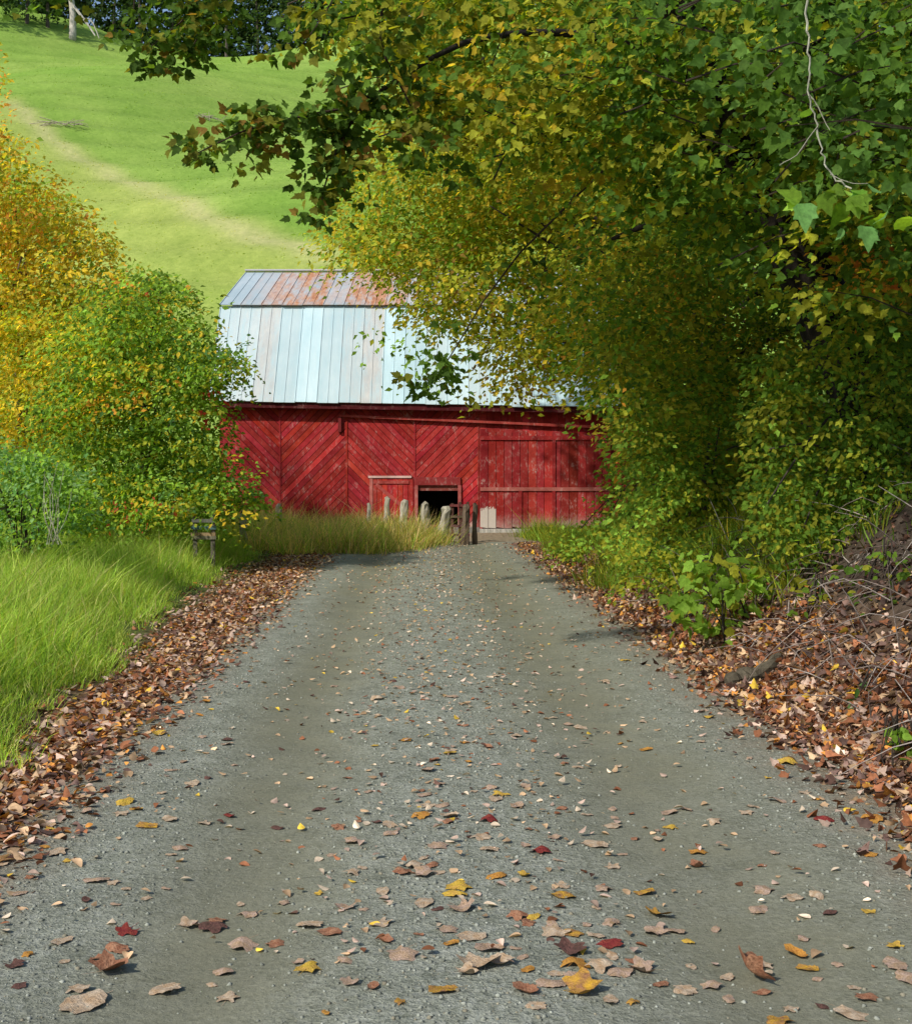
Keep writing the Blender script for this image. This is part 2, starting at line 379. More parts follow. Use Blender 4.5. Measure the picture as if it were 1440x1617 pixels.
for P, n, sp in [([(640, 120, 9), (560, 165, 9), (470, 185, 8.9), (390, 205, 8.8), (300, 248, 8.7)], 64, .12), ([(590, 140, 9), (545, 210, 9), (520, 270, 9), (505, 330, 9)], 34, .11),
              ([(330, -40, 13), (300, 20, 13), (255, 60, 13), (225, 85, 13)], 34, .17), ([(330, -40, 13), (320, 40, 13), (295, 90, 13)], 26, .15),
              ([(560, -90, 12.2), (520, 10, 11), (470, 80, 10.6)], 26, .15), ([(620, -60, 9), (600, 60, 9), (640, 150, 9), (680, 230, 9)], 50, .20),
              ([(260, -60, 13), (215, -5, 13), (215, 35, 13)], 8, .10), ([(120, -60, 13), (80, -25, 13), (40, -5, 13)], 9, .12), ([(1180, 60, 11), (820, 400, 13), (700, 580, 14.5), (660, 600, 14.6)], 24, .17)]:
    bo = MB(); Q = curve([pix(*p) for p in P], 10); bo.tube(Q, np.linspace(.014, .004, 10), 5, (.05, .035, .025), .1); bo.build('branch', M_bark, mp)
    t = R.random(n)**.8*9
    for q in t:
        i = min(int(q), 8); HC.append(Q[i]+(Q[i+1]-Q[i])*(q-i)+R.normal(0, sp, 3)*[1, 1, .75])
HC = np.array(HC); far_ = HC[:, 1] > 10.3
B = [(470, -100), (560, 60), (640, 150), (760, 210), (900, 250), (1000, 330), (1150, 420), (1230, 480), (1490, 500), (1490, -100)]
cB = trunk_clear(centers(B, 8.8, 14.5, 940, -.05, .75), 58)
xx = topx(cB)[0]
cBl = cB[xx < 980]; cBr = cB[xx >= 980]
P1 = sprays(cBl, 48, .38, .060, [DG, MG, OG, YG, GD, YE], [2.4, 4, 4.5, 1.3, 1, .35])
P1b = sprays(cBr, 48, .38, .064, [DG, MG, OG, BG, YG], [3.8, 3.4, 3.2, 1.4, .6])  # right part of the crown: shade put into darker leaf colours
HP = [[.055, .105, .018], [.09, .165, .025], [.16, .17, .022], BR]
P2 = sprays(HC[~far_], 11, .13, .064, HP, [4, 4, 3, .7], up=.5, face=(0, -.6, 0), rnd=.6)
P2b = sprays(HC[far_], 11, .17, .082, HP, [4, 4, 2.5, .4], up=.5, face=(0, -.6, 0), rnd=.6)
cN = trunk_clear(centers([(1000, -60), (1080, 110), (1190, 190), (1330, 230), (1470, 330), (1470, -60)], 6.8, 8.4, 70, -.1), 64, 100)
P4 = sprays(cN, 12, .25, .072, [[.08, .165, .032], [.13, .24, .05], DG], [3, 1.6, 3], up=.5, face=(-.1, -.6, 0))
instances('crown', MAP, *cat3(P1, P1b, P2, P2b, P4), M_leaf, mp)
tw = MB(); twigs(tw, np.concatenate([cB, cN]), .4, .35); tag(tw.build('twig', M_bark, mp), kind='stuff')
vp = curve([pix(1284, -80, 6.2), pix(1273, 30, 6.2), pix(1279, 90, 6.2), pix(1276, 140, 6.2), pix(1288, 190, 6.2), pix(1296, 235, 6.2), pix(1312, 275, 6.2), pix(1345, 300, 6.2)], 40)
vp = vp+R.normal(0, .0045, vp.shape)
vine = MB(); vine.tube(vp, np.linspace(.0055, .0035, 40), 5, (.36, .36, .28), .5); tag(vine.build('bare_stem', M_bark, mp), 'thin pale bare hanging stem')
for P in [[(1277, 150), (1290, 165), (1308, 205)], [(1290, 200), (1262, 240), (1230, 262)], [(1312, 275), (1330, 285), (1370, 290)]]:
    mb = MB(); q = curve([pix(x, y, 6.2) for x, y in P], 8); mb.tube(q+R.normal(0, .003, q.shape), np.linspace(.0032, .0018, 8), 4, (.34, .33, .25)); mb.build('side_twig', M_bark, mp)
cS = np.array([pix(x, y, 6.2) for x, y in [(1270, 320), (1300, 305), (1345, 310), (1345, 350), (1385, 300), (1400, 340)]])
o = instances('low_leaf_spray', MAP, *sprays(cS, 4, .07, .095, [LG, MG, [.15, .32, .10]], [1, 1.5, 1], up=.4, face=(0, -.5, 0)), M_leaf, mp); tag(o, 'light green lobed leaves at the end of the pale stem')

# ------------------------------------------------------------- generic trees / shrubs
def plant(name, label, cat, poly, d0, d1, n, per, rad, size, palette, weights, tmpl=LF4, group=None, trunkpts=None, tr=.12, tcol=(.06, .05, .04), extra=None, clear=False, **kw):
    C = centers(poly, d0, d1, n, kw.pop('thr', -.12), kw.pop('ns', .55))
    if clear: C = trunk_clear(C)
    bx, by = C[:, 0].mean(), C[:, 1].mean()
    if trunkpts is not None: bx, by = trunkpts[0]
    b = np.array([bx, by, gz(bx, by)])
    e = empty(name, b, label, cat, group)
    mb = MB(); top = C[:, 2].max()
    tgt = C[R.choice(len(C), min(14, len(C)))]
    main = curve([b-[0, 0, .2], b+[R.normal(0, .1), 0, (top-b[2])*.35], [C[:, 0].mean(), by, b[2]+(top-b[2])*.7]], 10)
    mb.tube(main, np.linspace(tr, tr*.35, 10), 8, tcol, .15)
    for q in tgt:
        s = main[R.integers(2, 9)]; mb.tube(curve([s, (s+q)/2+[0, 0, .15], q], 6), np.linspace(tr*.35, .008, 6), 5, tcol)
    mb.build('trunk' if cat == 'tree' else 'stem', M_bark, e, smooth=True)
    A = sprays(C, per, rad, size, palette, weights, **kw)
    if extra: A = cat3(A, *[sprays(centers(p, a, bb, nn, -.3), pp, rr, ss_, pl, ww) for p, a, bb, nn, pp, rr, ss_, pl, ww in extra])
    instances('crown' if cat == 'tree' else 'foliage', tmpl, *A, M_leaf, e)
    return e
plant('maple_tree', 'olive and yellow leaved maple spreading in front of the barn roof', 'tree',
      [(520, 385), (560, 340), (585, 240), (610, 160), (700, 120), (900, 150), (1060, 300), (1080, 660), (1000, 650), (930, 590), (890, 575), (835, 610), (790, 600), (750, 540), (690, 520), (645, 500), (630, 480), (635, 445), (580, 415)],
      17, 24, 900, 42, .56, .092, [OG, MG, YG, GD, YE, BR], [5, 3.2, 3.2, 1.4, .6, .6], trunkpts=[(4.6, 22.5)], tr=.2, thr=-.15,
      extra=[([(505, 385), (570, 250), (640, 220), (780, 300), (760, 420), (640, 440)], 18, 20.5, 120, 28, .48, .09, [YG, LG, YE, GD], [3, 2.6, .6, .7]),  # brighter leaf colours paint sunlight onto the crown's left side
             ([(560, 545), (600, 520), (680, 560), (700, 605), (650, 590)], 18, 18.6, 10, 9, .3, .09, [MG, LG], [1, 1]),
             ([(755, 580), (850, 570), (860, 620), (815, 645), (770, 630)], 18, 19, 14, 14, .3, .09, [OG, YE, BR], [2, 1.2, 1])])
plant('understorey_tree', 'olive tree filling the right edge beneath the leaning maple trunk', 'tree',
      [(900, 380), (1050, 330), (1200, 470), (1300, 430), (1490, 380), (1490, 800), (1300, 800), (1050, 760), (990, 690), (940, 600)],
      12.8, 17.5, 740, 44, .46, .080, [OG, DG, MG, YG, GD, OR], [5, 2, 3.4, 1.5, .9, .4], trunkpts=[(5.6, 15.5)], tr=.14, clear=True, thr=-.08,
      extra=[([(1310, 360), (1440, 340), (1470, 460), (1340, 480)], 9.5, 10.5, 30, 16, .3, .072, [OR, [.44, .14, .03], OG], [3, 1, 2]),
             ([(1180, 470), (1300, 440), (1420, 480), (1400, 620), (1220, 600)], 11, 12, 34, 36, .32, .068, [OG, MG, DG], [3, 3, 2])])
for i, (lab, poly, d0, d1, tp_) in enumerate([
    ('dark tree added behind the olive maple to darken its gaps close to the barn end', [(740, 100), (1100, 60), (1150, 700), (1010, 700), (930, 560), (760, 450), (680, 300)], 26, 30.5, (5.6, 28)),
    ('dark tree added high on the bank to darken the gaps behind the leaning trunk', [(1050, -60), (1540, -60), (1540, 760), (1050, 760)], 19, 24, (8.5, 21.5)),
    ('tall dark tree added at the top of the frame to darken gaps behind the maple boughs', [(640, -120), (1250, -120), (1250, 160), (760, 160), (640, 60)], 24, 29, (7, 26))]):
    plant('backing_tree', lab, 'tree', poly, d0, d1, 260, 30, .95, .19, [DG, MG, OG], [3, 2, 2], trunkpts=[tp_], tr=.2, thr=-.4)  # trees added behind the maples so gaps in the crowns look dark
SH = [('bushy green shrub where the right verge meets the barn door', [(980, 650), (1040, 640), (1090, 800), (1040, 890), (930, 900), (868, 862), (910, 830), (965, 770)], 19, 22.5, 150, 34, .34, .072, [MG, LG, OG, YG], [3.4, 2.2, 2, .7]),
      ('leafy olive shrub on the bank between the lane and the leaning maple', [(1030, 640), (1200, 620), (1260, 800), (1250, 930), (1120, 950), (1020, 925), (965, 830)], 13.0, 15.5, 300, 40, .32, .062, [MG, OG, LG, YG, DG], [4, 3.5, 1.8, 1.1, 1]),
      ('dense shrub at the right edge above the bare earth bank', [(1200, 560), (1470, 480), (1470, 880), (1380, 900), (1250, 925), (1200, 800)], 10.3, 12.3, 300, 40, .26, .058, [MG, OG, DG, YG, LG], [3.6, 3.3, 2, .9, .9])]
for lab, poly, d0, d1, n, per, rad, size, pl, w in SH:
    plant('shrub', lab, 'shrub', poly, d0, d1, n, per, rad, size, pl, w, tr=.04, face=(-.35, -.8, 0))
plant('broadleaf_vine', 'broad leaved green vine trailing down the right bank to the road edge', 'plant', [(1065, 880), (1120, 860), (1200, 880), (1290, 890), (1260, 920), (1200, 940), (1185, 1000), (1090, 1000), (1070, 940)], 10.4, 11.2, 46, 5, .16, .09, [MG, LG, OG], [3, 1.8, 2], tmpl=MAP, up=.5, face=(-.2, -.6, 0), tr=.012)
plant('seedling', 'small green seedling rooted in the right bank beside the dry twigs', 'plant', [(1350, 1085), (1400, 1080), (1405, 1120), (1360, 1125)], 7.6, 7.8, 5, 4, .06, .055, [MG, TG], [1, 1], tmpl=OVA, tr=.005)
plant('seedling', 'green seedling at the right edge low on the litter slope', 'plant', [(1410, 1150), (1450, 1150), (1450, 1210), (1420, 1200)], 6.6, 6.8, 8, 4, .06, .06, [MG, LG], [1, 1], tmpl=OVA, tr=.005)
plant('seedling', 'tiny orange tinted sapling on the bank above the mossy log', 'plant', [(1260, 900), (1330, 890), (1330, 960), (1270, 970)], 9.6, 10, 10, 6, .10, .06, [MG, OR, OG], [2, .8, 2], tmpl=OVA, tr=.006)
plant('bramble', 'low green bramble spreading over the bank at the right edge', 'plant', [(1330, 880), (1460, 860), (1470, 960), (1400, 990), (1340, 950)], 8.6, 9.4, 30, 8, .12, .055, [MG, OG, DG], [2, 1, 2], tmpl=OVA, tr=.006)

# left side
plant('autumn_tree', 'yellow and orange autumn tree at the left edge beside the pasture', 'tree',
      [(-100, 190), (0, 200), (32, 260), (85, 300), (130, 330), (160, 375), (165, 420), (215, 445), (250, 480), (220, 580), (150, 650), (100, 740), (-100, 760)], 20.5, 26.5, 800, 46, .55, .100,
      [YE, [.50, .46, .07], YG, OR, LG, GD, MG], [3.4, 4, 4, .8, 2.4, 1.4, .6], trunkpts=[(-8.2, 24.3)], tr=.10, thr=-.5, tcol=(.16, .12, .08),
      extra=[([(-100, 60), (-15, 70), (-5, 130), (0, 190), (20, 225), (50, 280), (120, 330), (140, 410), (-100, 430)], 21, 25, 140, 36, .45, .096, [OR, YE, [.56, .36, .12], YG], [2, 3.4, 1.4, 2]),
             ([(-60, 480), (130, 470), (150, 560), (90, 640), (-60, 660)], 20, 21.5, 60, 36, .5, .092, [YE, YG, LG], [2, 3, 2])])
plant('green_tree', 'mid green bushy tree touching the left corner of the barn', 'tree',
      [(120, 510), (185, 440), (250, 425), (290, 465), (325, 510), (335, 550), (370, 535), (375, 590), (340, 640), (345, 700), (385, 760), (415, 805), (300, 830), (100, 845), (40, 780), (80, 640)], 18.5, 23, 760, 40, .46, .086,
      [MG, TG, LG, YG, DG, YE], [4.4, 1.2, 4, 2.4, 1.4, .4], trunkpts=[(-5.1, 21)], tr=.08, thr=-.3, ns=.8,
      extra=[([(318, 620), (345, 620), (350, 670), (325, 690)], 19, 19.6, 6, 8, .18, .09, [[.55, .06, .06], OR], [2, 1]),
             ([(220, 570), (270, 560), (290, 610), (200, 650), (110, 640)], 18.3, 19, 34, 10, .4, .085, [OR, YE, YG], [1.4, 2, 2]),
             ([(150, 440), (260, 420), (280, 480), (180, 500)], 18.8, 20, 10, 8, .4, .085, [OR, [.5, .12, .05], YE], [2, 1, 1]),
             ([(60, 500), (150, 460), (180, 560), (90, 660)], 18.6, 20, 40, 30, .45, .085, [YG, LG, YE], [3, 3, 1]),
             ([(190, 770), (290, 790), (280, 825), (180, 830)], 18.2, 19, 24, 14, .3, .08, [YG, YE, LG, [.45, .10, .05]], [2, 1, 2, .6])])
plant('shrub', 'blue green shrub rising from the long grass at the left edge', 'shrub', [(-80, 690), (20, 690), (70, 730), (130, 740), (150, 830), (60, 870), (-80, 880)], 14.5, 17, 220, 36, .28, .064, [TG, LG, MG, [.22, .36, .14]], [2, 3, 2.4, 3], tr=.03, tmpl=LF4)
dw = empty('dead_weed', pix(80, 850, 14.2), 'pale leafless dead weed stalks standing before the left shrub', 'plant')
b0 = pix(85, 860, 13.8)
for i in range(9):
    mb = MB(); q = pix(60+R.random()*60, 730+R.random()*50, 13.7+R.random()*.4); mb.tube(curve([b0+R.normal(0, .05, 3)*[1, 1, 0], (b0+q)/2+R.normal(0, .05, 3), q], 6), np.linspace(.005, .002, 6), 4, (.40, .38, .28)); mb.build('stalk', M_bark, dw)

# ------------------------------------------------------------- grasses (stuff)
def grass(name, label, n, xr, yr, maskf, hf, wr, palette, weights, bend=1.0, jit=.2, tuft=.65, per=40, tr_=.12):
    def samp(k_):
        T = []; tot = 0
        while tot < k_:
            x = xr[0]+R.random(k_)*(xr[1]-xr[0]); y = yr[0]+R.random(k_)*(yr[1]-yr[0]); k = R.random(k_) < maskf(x, y)
            T.append(np.stack([x[k], y[k]], -1)); tot += k.sum()
        return np.concatenate(T)[:k_]
    nt_ = int(n*tuft); nc = nt_//per; cen = samp(nc); ci = R.integers(0, nc, nt_)
    offs = R.normal(0, tr_, (nt_, 2)); P = np.concatenate([cen[ci]+offs, samp(n-nt_)])
    tb = np.exp(R.normal(0, .22, nc)); cb = np.exp(R.normal(0, .16, nc))
    hs = np.concatenate([tb[ci], np.ones(n-nt_)*.8]); lean = np.concatenate([offs/tr_*.24, np.zeros((n-nt_, 2))]); cs = np.concatenate([cb[ci], np.ones(n-nt_)])
    h = hf(P[:, 0], P[:, 1])*(.5+.8*R.random(n))*hs; w = wr[0]+R.random(n)*(wr[1]-wr[0])
    a = R.random(n)*6.283; tilt = R.normal(0, .24, (n, 2))+lean; c, s = np.cos(a), np.sin(a)
    M = np.zeros((n, 3, 3)); b = h*bend*(.4+1.1*R.random(n))
    M[:, 0, 0] = c*w; M[:, 1, 0] = s*w; M[:, 0, 1] = -s*b; M[:, 1, 1] = c*b
    M[:, 0, 2] = tilt[:, 0]*h; M[:, 1, 2] = tilt[:, 1]*h; M[:, 2, 2] = h; M[:, 2, 1] = -.30*b
    C = pal(palette, weights, n, jit)*(1+.2*fb(P[:, 0]*.8, P[:, 1]*.8))[:, None]*cs[:, None]
    o = instances(name, BL, M, np.c_[P, H(P[:, 0], P[:, 1])-.01], C, M_grass); return tag(o, label, 'grass', kind='stuff')
def ledge(y): return 2.36+.62*ss((y-7)/9)+.12*np.sin(y*1.7)+.08*np.sin(y*4.3)
def lmask(x, y): return ss((-(x-rc(y))-ledge(y))/.30)*(x > -.40*y-1.8)*np.clip(1.5-y/30, .3, 1)*((y < 25.5) | (x < -3.6-.4*(y-25)))
grass('long_grass', 'long bright green grass along the left verge of the lane', 190000, (-14, -2.1), (4.5, 30), lmask,
      lambda x, y: .15+.38*ss((-(x-rc(y))-ledge(y))/1.0)+.08*fb(x*1.5, y*1.5), (.004, .010), [[.28, .46, .06], [.37, .53, .08], [.48, .55, .14], [.18, .33, .045], [.56, .50, .22]], [4, 4, 2.8, 1.3, 1.1], per=50, tr_=.10)
def yard_l(x, y): return ss((y-22.5+.9*(x+3.2)*(x < -3.2)-.25*(x+3.2)*(x > -3.2)*3)/1.0)*(x < -.28-.20*np.abs(y-26.8))*(x > -6.5)*(y < 30.2)
grass('dry_grass', 'straw tipped tall grass in front of the barn and its fence posts', 30000, (-6.5, 0), (22, 30.2), yard_l, lambda x, y: .55+.2*fb(x*1.5, y)+0*x, (.010, .020),
      [[.40, .46, .10], [.64, .53, .20], [.28, .40, .07], [.66, .48, .26]], [4, 3.8, 2.4, 2.2], tr_=.2)
grass('verge_weeds', 'green weeds and grass at the foot of the right bank', 38000, (1.0, 6), (9, 30), lambda x, y: ss((x-rc(y)-2.35-.25*np.sin(y)-.5*ss((13-y)/3))/.4)*ss((4.8-(x-rc(y)))/.6)*ss((y-9)/4),
      lambda x, y: .36+.15*fb(x*2, y*2), (.008, .015), [MG, LG, OG, YG, GD], [3.5, 3.5, 2.5, 2, .5])
n = 40000
X = -78+R.random(n)*100; Y = 60+118*R.random(n)**1.2; h = .04+.06*R.random(n); a = R.random(n)*6.28
M = np.zeros((n, 3, 3)); w = .08+.12*R.random(n); M[:, 0, 0] = np.cos(a)*w; M[:, 1, 0] = np.sin(a)*w; M[:, 0, 1] = -np.sin(a)*h; M[:, 1, 1] = np.cos(a)*h; M[:, 2, 2] = h
Cc = hcol(X, Y, 0*X)*np.exp(R.normal(0, .10, (n, 1)))*1.35
tag(instances('pasture_tufts', BL, M, np.stack([X, Y, Hh(X, Y)-.02], -1), Cc, M_grass), 'short grass tufts covering the green hillside pasture', 'grass', kind='stuff')

# ------------------------------------------------------------- hilltop trees
for i, (px, lean) in enumerate([(-40, 0), (20, .3), (62, 0), (165, .2), (215, -.2), (262, 0), (305, .2), (352, 0), (398, -.2), (450, 0), (505, .2), (570, 0), (640, 0)]):
    b = hillpix(px, 46+R.normal(0, 2)); b[1] += 1.5+R.random()*5; b[2] = float(Hh(b[0], b[1]))
    e = empty('hilltop_tree', b, 'dark tree in the row along the top of the pasture', 'tree', 'hilltop trees above the pasture')
    mb = MB(); mb.tube([b-[0, 0, .3], b+[lean, 0, 5], b+[lean*2, 0, 11]], [.28, .2, .06], 6, (.12, .10, .085)); mb.build('trunk', M_bark, e)
    C = b+np.stack([R.normal(0, 1.9, 80), R.normal(0, 1.6, 80), .9+R.random(80)*10], -1)
    instances('crown', LF4, *sprays(C, 14, .9, .5, [[.03, .065, .02], [.045, .09, .025], [.07, .11, .03]], [3, 2, 1]), M_leaf, e)
n = 4600; X = R.uniform(-110, 40, n); Y = R.uniform(183, 196, n); C = np.stack([X, Y, Hh(X, Y)-1+R.random(n)*19], -1)
tag(instances('hilltop_wood', LF4, *sprays(C, 9, 1.3, 1.1, [[.03, .06, .02], [.045, .085, .025], [.065, .09, .03]], [3, 2, 1]), M_leaf), 'dark wood massed beyond the top edge of the pasture', 'wood', kind='stuff')
b = hillpix(115, 62)
e = empty('dead_tree', b, 'pale barked dead tree with a broken branch at the top of the pasture', 'tree')
mb = MB(); mb.tube(curve([b-[0, 0, .3], b+[.1, 0, 3], b+[-.2, 0, 7], b+[.3, 0, 12]], 10), np.linspace(.5, .25, 10), 8, (.50, .47, .42), .1); mb.build('trunk', M_bark, e, smooth=True)
mb = MB(); mb.tube(curve([b+[.2, -.2, 4.2], b+[1.6, -.4, 2.4], b+[2.6, -.6, 1.0], b+[3.2, -.8, .1]], 8), np.linspace(.2, .08, 8), 6, (.50, .47, .42)); mb.tube(curve([b+[1.6, -.4, 2.4], b+[2.6, -.3, 2.2], b+[3.6, -.4, -.1]], 6), np.linspace(.12, .05, 6), 5, (.50, .47, .42)); mb.build('branch', M_bark, e)
for px, py, lab in [(100, 200, 'grey heap of dead brush lying on the upper left pasture'), (325, 190, 'small grey patch of dead brush in the middle of the pasture')]:
    b = hillpix(px, py); mb = MB()
    for k in range(22):
        a = b+[R.normal(0, 1.0), R.normal(0, .4), .05+.2*R.random()]; d = np.array([R.normal(.7, .4), R.normal(0, .4), R.normal(.0, .2)]); mb.tube([a-d, a+d*.2+[0, 0, .1], a+d], [.035, .03, .02], 4, (.40, .36, .26))
    tag(mb.build('brush_pile', M_bark), lab, 'dead brush')

# ------------------------------------------------------------- barn
XL, XR, YB = -5.95, 4.65, 32.0
BO = ((XL+XR)/2, YB, 0)
bn = empty('barn', BO, 'red wooden barn with chevron boarding and pale metal gambrel roof', 'barn')
def wx(px): return (px-720)*.016
def wz(py): return 1.6+(740-py)*.016
TOP = 3.36
def clip(poly, x0, x1, z0, z1):
    for ax, val, sg in ((0, x0, 1), (0, x1, -1), (1, z0, 1), (1, z1, -1)):
        out = []
        for i in range(len(poly)):
            a, b = poly[i-1], poly[i]; da, db = (a[ax]-val)*sg, (b[ax]-val)*sg
            if (da >= 0) != (db >= 0): t = da/(da-db); out.append((a[0]+(b[0]-a[0])*t, a[1]+(b[1]-a[1])*t))
            if db >= 0: out.append(b)
        poly = out
        if len(poly) < 3: return []
    return poly
def plank(mb, poly, y, th, col, wear):
    n = len(poly); vs = [(p[0], y-th, p[1]) for p in poly]+[(p[0], y, p[1]) for p in poly]
    fs = [tuple(range(n)), tuple(range(2*n-1, n-1, -1))]+[(i, i+n, (i+1) % n+n, (i+1) % n) for i in range(n)]
    mb.add(vs, fs, col, wear)
RED = np.array([.345, .028, .028])
def red(j=.16): return RED*math.exp(R.normal(0, j))*np.array([1, 1+.15*R.normal(), 1+.15*R.normal()])
OX0, OX1, OZ0, OZ1 = wx(660), wx(723), .18, wz(766)
S0, S1, S2, S3, S4 = XL, wx(443), wx(548), wx(655), wx(757)
secs = [(S0, S1, -1), (S1, S2, 1), (S2, S3, -1), (S3, S4, 1)]
sid = MB(); w = .135
for a, b_, s in secs:
    rects = [(a, b_, 0, TOP)] if s != 1 or a < -2 else [(a, OX0, 0, TOP), (OX0, OX1, OZ1, TOP), (OX0, OX1, 0, OZ0), (OX1, b_, 0, TOP)]
    n_ = np.array([-s, 1])/math.sqrt(2); d_ = np.array([1, s])/math.sqrt(2); c0 = np.array([a, 0.])
    for k in range(-40, 60):
        q = c0+n_*w*k; col = red(); wr = .25+.9*R.random()**2; jy = R.random()*.012
        P = [q-d_*8, q+d_*8, q+d_*8+n_*(w-.013), q-d_*8+n_*(w-.013)]
        P = [tuple(p) for p in P]
        for r in rects:
            pl_ = clip(P, *r)
            if pl_: plank(sid, pl_, YB-jy, .02, col, wr)
x = S4
while x < XR:
    sid_w = min(.18, XR-x); plank(sid, [(x, 0), (x+sid_w-.008, 0), (x+sid_w-.008, TOP), (x, TOP)], YB-.004*R.random(), .02, red()*.85, .3); x += .18
sid.build('siding', M_red, bn)
for xx in (S1, S2, S3, S4-.03):
    tr_ = MB(); tr_.box((xx-.02, YB-.044, 0), (xx+.02, YB-.0345, TOP), red(.08)*.9, .3); tr_.build('batten', M_red, bn)
sh = MB()
zE, zB, zR = 3.30, 5.86, 7.38; yE, yBk, yR = 31.62, 33.4, 37.5; yback = 43.0
for r in [(XL, OX0, 0, TOP), (OX0, OX1, OZ1, TOP), (OX0, OX1, 0, OZ0), (OX1, XR, 0, TOP)]: sh.box((r[0], YB+.012, r[2]), (r[1], YB+.09, r[3]), (.08, .008, .01), 0)
sh.box((XL, yback-.1, 0), (XR, yback, TOP), RED, .3)
for xa in (XL+.02, XR-.12):
    pts = [(YB+.1, 0), (yback-.11, 0), (yback-.11, zE+.35), (2*yR-yBk, zB-.08), (yR, zR-.08), (yBk, zB-.08), (YB+.1, zE+.35)]
    n = len(pts); vs = [(xa, p[0], p[1]) for p in pts]+[(xa+.1, p[0], p[1]) for p in pts]
    sh.add(vs, [tuple(range(n)), tuple(range(2*n-1, n-1, -1))]+[(i, (i+1) % n, (i+1) % n+n, i+n) for i in range(n)], RED, .3)
sh.build('wall', M_red, bn)
ins = MB(); ins.box((XL+.2, YB+2.2, .02), (XR-.2, YB+2.3, 3.2), (.03, .02, .02)); ins.build('inside_shade_panel', M_dark, bn)  # near-black panel painted as the shade seen through the opening
def sag(x): return -.17*(x-XL)/(XR-XL)
def slope(name, A, B_, rustf, colf, sag0, sag1, step=.27):
    mb = MB(); xs = np.arange(XL-.22, XR+.25, step)
    nrm = np.array([0, -(B_[1]-A[1]), B_[0]-A[0]])/math.hypot(B_[1]-A[1], B_[0]-A[0])
    if nrm[2] < 0: nrm = -nrm
    dn = np.array([0, A[0]-B_[0], A[1]-B_[1]]); dn = dn/np.linalg.norm(dn)
    for i in range(len(xs)-1):
        x0, x1 = xs[i], xs[i+1]; col = colf(i//2); ru = rustf(i//2); jl = abs(R.normal(0, .02)) if i % 2 == 0 else jl
        for (xa, xb, hh) in ((x0+.0005, x1-.0005, 0.0), (x0-.008, x0+.008, .012 if i % 2 else .017)):
            P = []
            for f, (yy, zz), sg in ((0, A, sag0), (1, B_, sag1)):
                for xx in (xa, xb): P.append(np.array([xx, yy, zz+sg*sag(xx)])+nrm*(hh+(.0005*(i % 3)))+(0 if f else dn*jl))
            lo = [p-nrm*(hh+.02 if not hh else hh-.004) for p in P]
            mb.add([P[0], P[1], P[3], P[2], lo[0], lo[1], lo[3], lo[2]], [(0, 1, 2, 3), (7, 6, 5, 4), (0, 4, 5, 1), (1, 5, 6, 2), (2, 6, 7, 3), (3, 7, 4, 0)], np.array(col), ru)
    return mb.build(name, M_roof, bn)
PC = R.normal(0, 1, 60)
def pale(i): return np.array([.46, .62, .68])*(1+.05*PC[i])
rp = {0: .1, 1: .3, 2: .8, 3: 1.1, 4: 1.2, 5: .5, 6: 1.1, 7: 1.2, 8: 1.0, 9: .5, 10: .25, 11: .7, 12: .7}
slope('lower_roof_slope', (yE, zE), (yBk, zB), lambda i: .14*abs(PC[i+20]), pale, 1, 0)
slope('upper_roof_slope', (yBk-.10, zB+.035), (yR, zR), lambda i: rp.get(i, .15), lambda i: np.array([.44, .55, .61])*(1+.06*PC[i+30]), 0, 0)
slope('lower_roof_slope', (2*yR-yE, zE), (2*yR-yBk, zB), lambda i: .2, pale, 1, 0)
slope('upper_roof_slope', (2*yR-yBk+.1, zB+.035), (yR, zR), lambda i: .4, pale, 0, 0)
rc_ = MB(); rc_.box((XL-.24, yR-.12, zR+.03), (XR+.2, yR+.12, zR+.07), (.5, .55, .58), .3); rc_.build('ridge_cap', M_roof, bn)
fa = MB(); fa.add([(XL-.1, yE+.06, zE-.16), (XR, yE+.06, zE-.33), (XR, yE+.06, zE-.20), (XL-.1, yE+.06, zE-.03), (XL-.1, yE+.10, zE-.16), (XR, yE+.10, zE-.33), (XR, yE+.10, zE-.20), (XL-.1, yE+.10, zE-.03)], [(0, 1, 2, 3), (7, 6, 5, 4), (0, 4, 5, 1), (1, 5, 6, 2), (2, 6, 7, 3), (3, 7, 4, 0)], (.07, .010, .012), .2); fa.build('fascia', M_red, bn)
dr = MB(); x = S4+.02; DX1 = 3.78; y0 = YB-.075; k = 0
while x < DX1:
    ww = .19+R.random()*.03; zt = 2.60-.04*(x-S4); wr = 3.0 if k < 2 else .4+.7*R.random()
    plank(dr, [(x, .10+R.random()*.04), (x+ww-.012, .10), (x+ww-.012, zt), (x, zt)], y0-R.random()*.006, .022, red(.16)*.72, wr); x += ww; k += 1
door = tag(dr.build('sliding_door', M_red, bn), 'wide sliding door of dark red vertical boards')
for bx_ in [((S4+.02, y0-.06, 1.04), (DX1+.02, y0-.03, 1.13), (.36, .11, .09), .9), ((S4+.02, y0-.06, 2.32), (DX1+.02, y0-.03, 2.42), RED*.8, .5), ((1.58, y0-.055, .12), (1.66, y0-.031, 1.035), RED*.7, .4), ((2.42, y0-.055, .12), (2.50, y0-.031, 2.315), RED*.7, .4)]:
    mb = MB(); mb.box(*bx_); mb.build('door_batten', M_red, door, origin=BO)
rl = MB(); ra, rb = 2.90, 2.60
rl.add([(wx(537), YB-.13, ra), (4.0, YB-.13, rb), (4.0, YB-.13, rb+.06), (wx(537), YB-.13, ra+.06), (wx(537), YB-.085, ra), (4.0, YB-.085, rb), (4.0, YB-.085, rb+.06), (wx(537), YB-.085, ra+.06)], [(0, 1, 2, 3), (7, 6, 5, 4), (0, 4, 5, 1), (1, 5, 6, 2), (2, 6, 7, 3), (3, 7, 4, 0)], (.33, .05, .04), .5)
